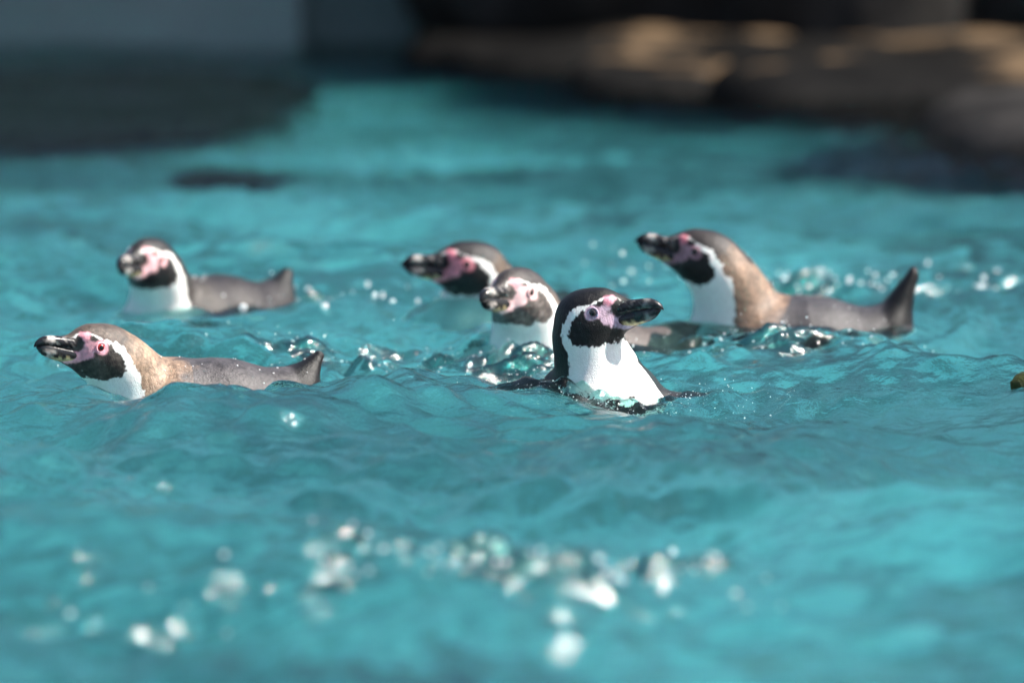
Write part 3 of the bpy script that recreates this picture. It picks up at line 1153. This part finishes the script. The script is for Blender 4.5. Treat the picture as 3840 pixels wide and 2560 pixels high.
def unit_ball():
    t = (1 + 5 ** .5) / 2
    v = [(-1, t, 0), (1, t, 0), (-1, -t, 0), (1, -t, 0), (0, -1, t), (0, 1, t), (0, -1, -t), (0, 1, -t), (t, 0, -1), (t, 0, 1), (-t, 0, -1), (-t, 0, 1)]
    f = [(0, 11, 5), (0, 5, 1), (0, 1, 7), (0, 7, 10), (0, 10, 11), (1, 5, 9), (5, 11, 4), (11, 10, 2), (10, 7, 6), (7, 1, 8), (3, 9, 4), (3, 4, 2), (3, 2, 6), (3, 6, 8), (3, 8, 9), (4, 9, 5), (2, 4, 11), (6, 2, 10), (8, 6, 7), (9, 8, 1)]
    v = np.array(v, float)
    v /= np.linalg.norm(v, axis=1)[:, None]
    f = np.array(f)
    for _ in range(1):
        E = np.sort(np.concatenate([f[:, [0, 1]], f[:, [1, 2]], f[:, [2, 0]]]), 1)
        ue, inv = np.unique(E, axis=0, return_inverse=True)
        inv = inv.reshape(3, -1)
        n = len(v)
        m = v[ue].mean(1)
        v = np.concatenate([v, m / np.linalg.norm(m, axis=1)[:, None]])
        a, b, c = inv + n
        f = np.concatenate([np.stack([f[:, 0], a, c], 1), np.stack([a, f[:, 1], b], 1), np.stack([c, b, f[:, 2]], 1), np.stack([a, b, c], 1)])
    return v, f


BV, BF = unit_ball()
mat_drop = make_drop_material()
rs = np.random.RandomState(77)


def drops(name, C, Rr, label, parent=None):
    C, Rr = np.asarray(C), np.asarray(Rr)
    st = rs.uniform(0.75, 1.35, (len(C), 1, 3))
    V = (C[:, None, :] + BV[None] * st * Rr[:, None, None]).reshape(-1, 3)
    F = (BF[None] + (np.arange(len(C)) * len(BV))[:, None, None]).reshape(-1, 3)
    o = mesh_np(name, V, F, mat_drop, parent)
    tag(o, label, 'spray', kind='stuff')
    return o


def scatter(px, Y, rx, ry, n, rmin, rmax, up):
    c = water_at(px, Y)
    x = c[0] + rs.normal(size=n) * rx
    y = c[1] + rs.normal(size=n) * ry
    z = height(x, y) + np.abs(rs.normal(size=n)) ** 1.6 * up
    r = rmin * 0.7 * (rmax / rmin / 0.7) ** (rs.uniform(0, 1, n) ** 1.6)
    return np.stack([x, y, z], 1), r


def spray(label, sets):
    A = [scatter(*s) for s in sets]
    return drops('spray', np.concatenate([a[0] for a in A]), np.concatenate([a[1] for a in A]), label)


spray('white droplets standing in for sun glints between the low-floating and black-crowned penguins', [(1500, 7.72, .17, .08, 150, .0004, .0018, .006), (1880, 7.58, .09, .06, 150, .0004, .0016, .006), (1250, 7.66, .09, .06, 50, .0004, .0018, .008), (1990, 7.42, .06, .03, 100, .0003, .0011, .006)])
spray('white droplets standing in for sun glints behind the far brown-backed penguin', [(1280, 8.40, .10, .08, 80, .0014, .0046, .012), (1070, 8.38, .035, .04, 20, .0016, .004, .016)])
spray('white spray and stand-ins for sun glints between the black-crowned and the brown-necked penguin', [(2680, 7.70, .17, .05, 150, .0004, .0018, .008), (3100, 7.74, .13, .05, 40, .0005, .0018, .008), (2600, 7.22, .07, .03, 110, .0003, .0010, .008), (2300, 7.13, .08, .02, 150, .0003, .0009, .005)])
spray('white droplets in place of sun glints far behind the brown-necked penguin', [(3150, 8.66, .15, .03, 60, .0026, .0058, .008), (2890, 8.6, .04, .03, 12, .003, .0056, .008), (3000, 8.9, .28, .1, 24, .002, .0044, .010), (2330, 8.55, .03, .03, 7, .003, .0056, .008)])
spray('white droplets in place of sun glitter on the ruffled water close by', [(1800, 5.58, .10, .10, 40, .002, .005, .006), (2180, 5.60, .09, .12, 40, .002, .005, .006), (650, 5.50, .15, .06, 10, .002, .005, .006)])

# ------------------------------------------------------------------ floating leaf at the pool's right
def leaf():
    c = water_at(3905, 7.2)
    n, m = 28, 12
    Vs = []
    for lay_ in (0, 1):
        for i in range(n + 1):
            t = i / n
            wd = 0.026 * math.sin(math.pi * t) ** 0.7 * (1 + 0.12 * math.sin(17 * t))
            for j in range(m + 1):
                q = j / m * 2 - 1
                z = 0.010 - 0.012 * q * q + 0.004 * math.sin(9 * t) + 0.010 * math.sin(3 * t) - 0.0015 * lay_ - 0.0012 * abs(math.sin(22 * t + 2 * abs(q)))
                Vs.append(((t - 0.5) * 0.085, q * wd + 0.006 * math.sin(3 * t), z))
    F = []
    st = (n + 1) * (m + 1)
    for lay_ in (0, 1):
        for i in range(n):
            for j in range(m):
                a = lay_ * st + i * (m + 1) + j
                q = (a, a + m + 1, a + m + 2, a + 1)
                F.append(q if lay_ else q[::-1])
    o = mesh_np('floating_leaf', np.array(Vs), np.array(F), rock_material('withered_leaf', (0.02, 0.03, 0.012), (0.06, 0.07, 0.025), (0.14, 0.09, 0.05), 40, 0.5))
    o.location = (c[0], c[1], float(height(np.array([c[0]]), np.array([c[1]]))[0]) - 0.002)
    o.rotation_euler = (0.05, -0.1, 0.35)
    tag(o, 'withered olive-brown leaf floating on the water', 'leaf')


leaf()

# ------------------------------------------------------------------ water beads on wet backs
for key, n, rmin, rmax, lab in (('left', 26, .0006, .0013, 'water beads on the back of the low-floating tan-naped penguin'),
                                ('far_left', 16, .001, .0026, 'water beads on the dark brown back of the far penguin'),
                                ('right', 12, .0008, .0018, 'water beads on the back of the brown-necked penguin')):
    D = [d for d in PENGUINS if d['key'] == key][0]
    W = D['world']
    loc = (W - D['borg']) @ D['bvec']
    ok = np.where((loc < 0.04) & (W[:, 2] > 0.008) & (W[:, 2] < 0.06))[0]
    pick = rs.choice(ok, n, replace=False)
    drops('water_beads', W[pick], np.exp(rs.uniform(math.log(rmin), math.log(rmax), n)), lab)
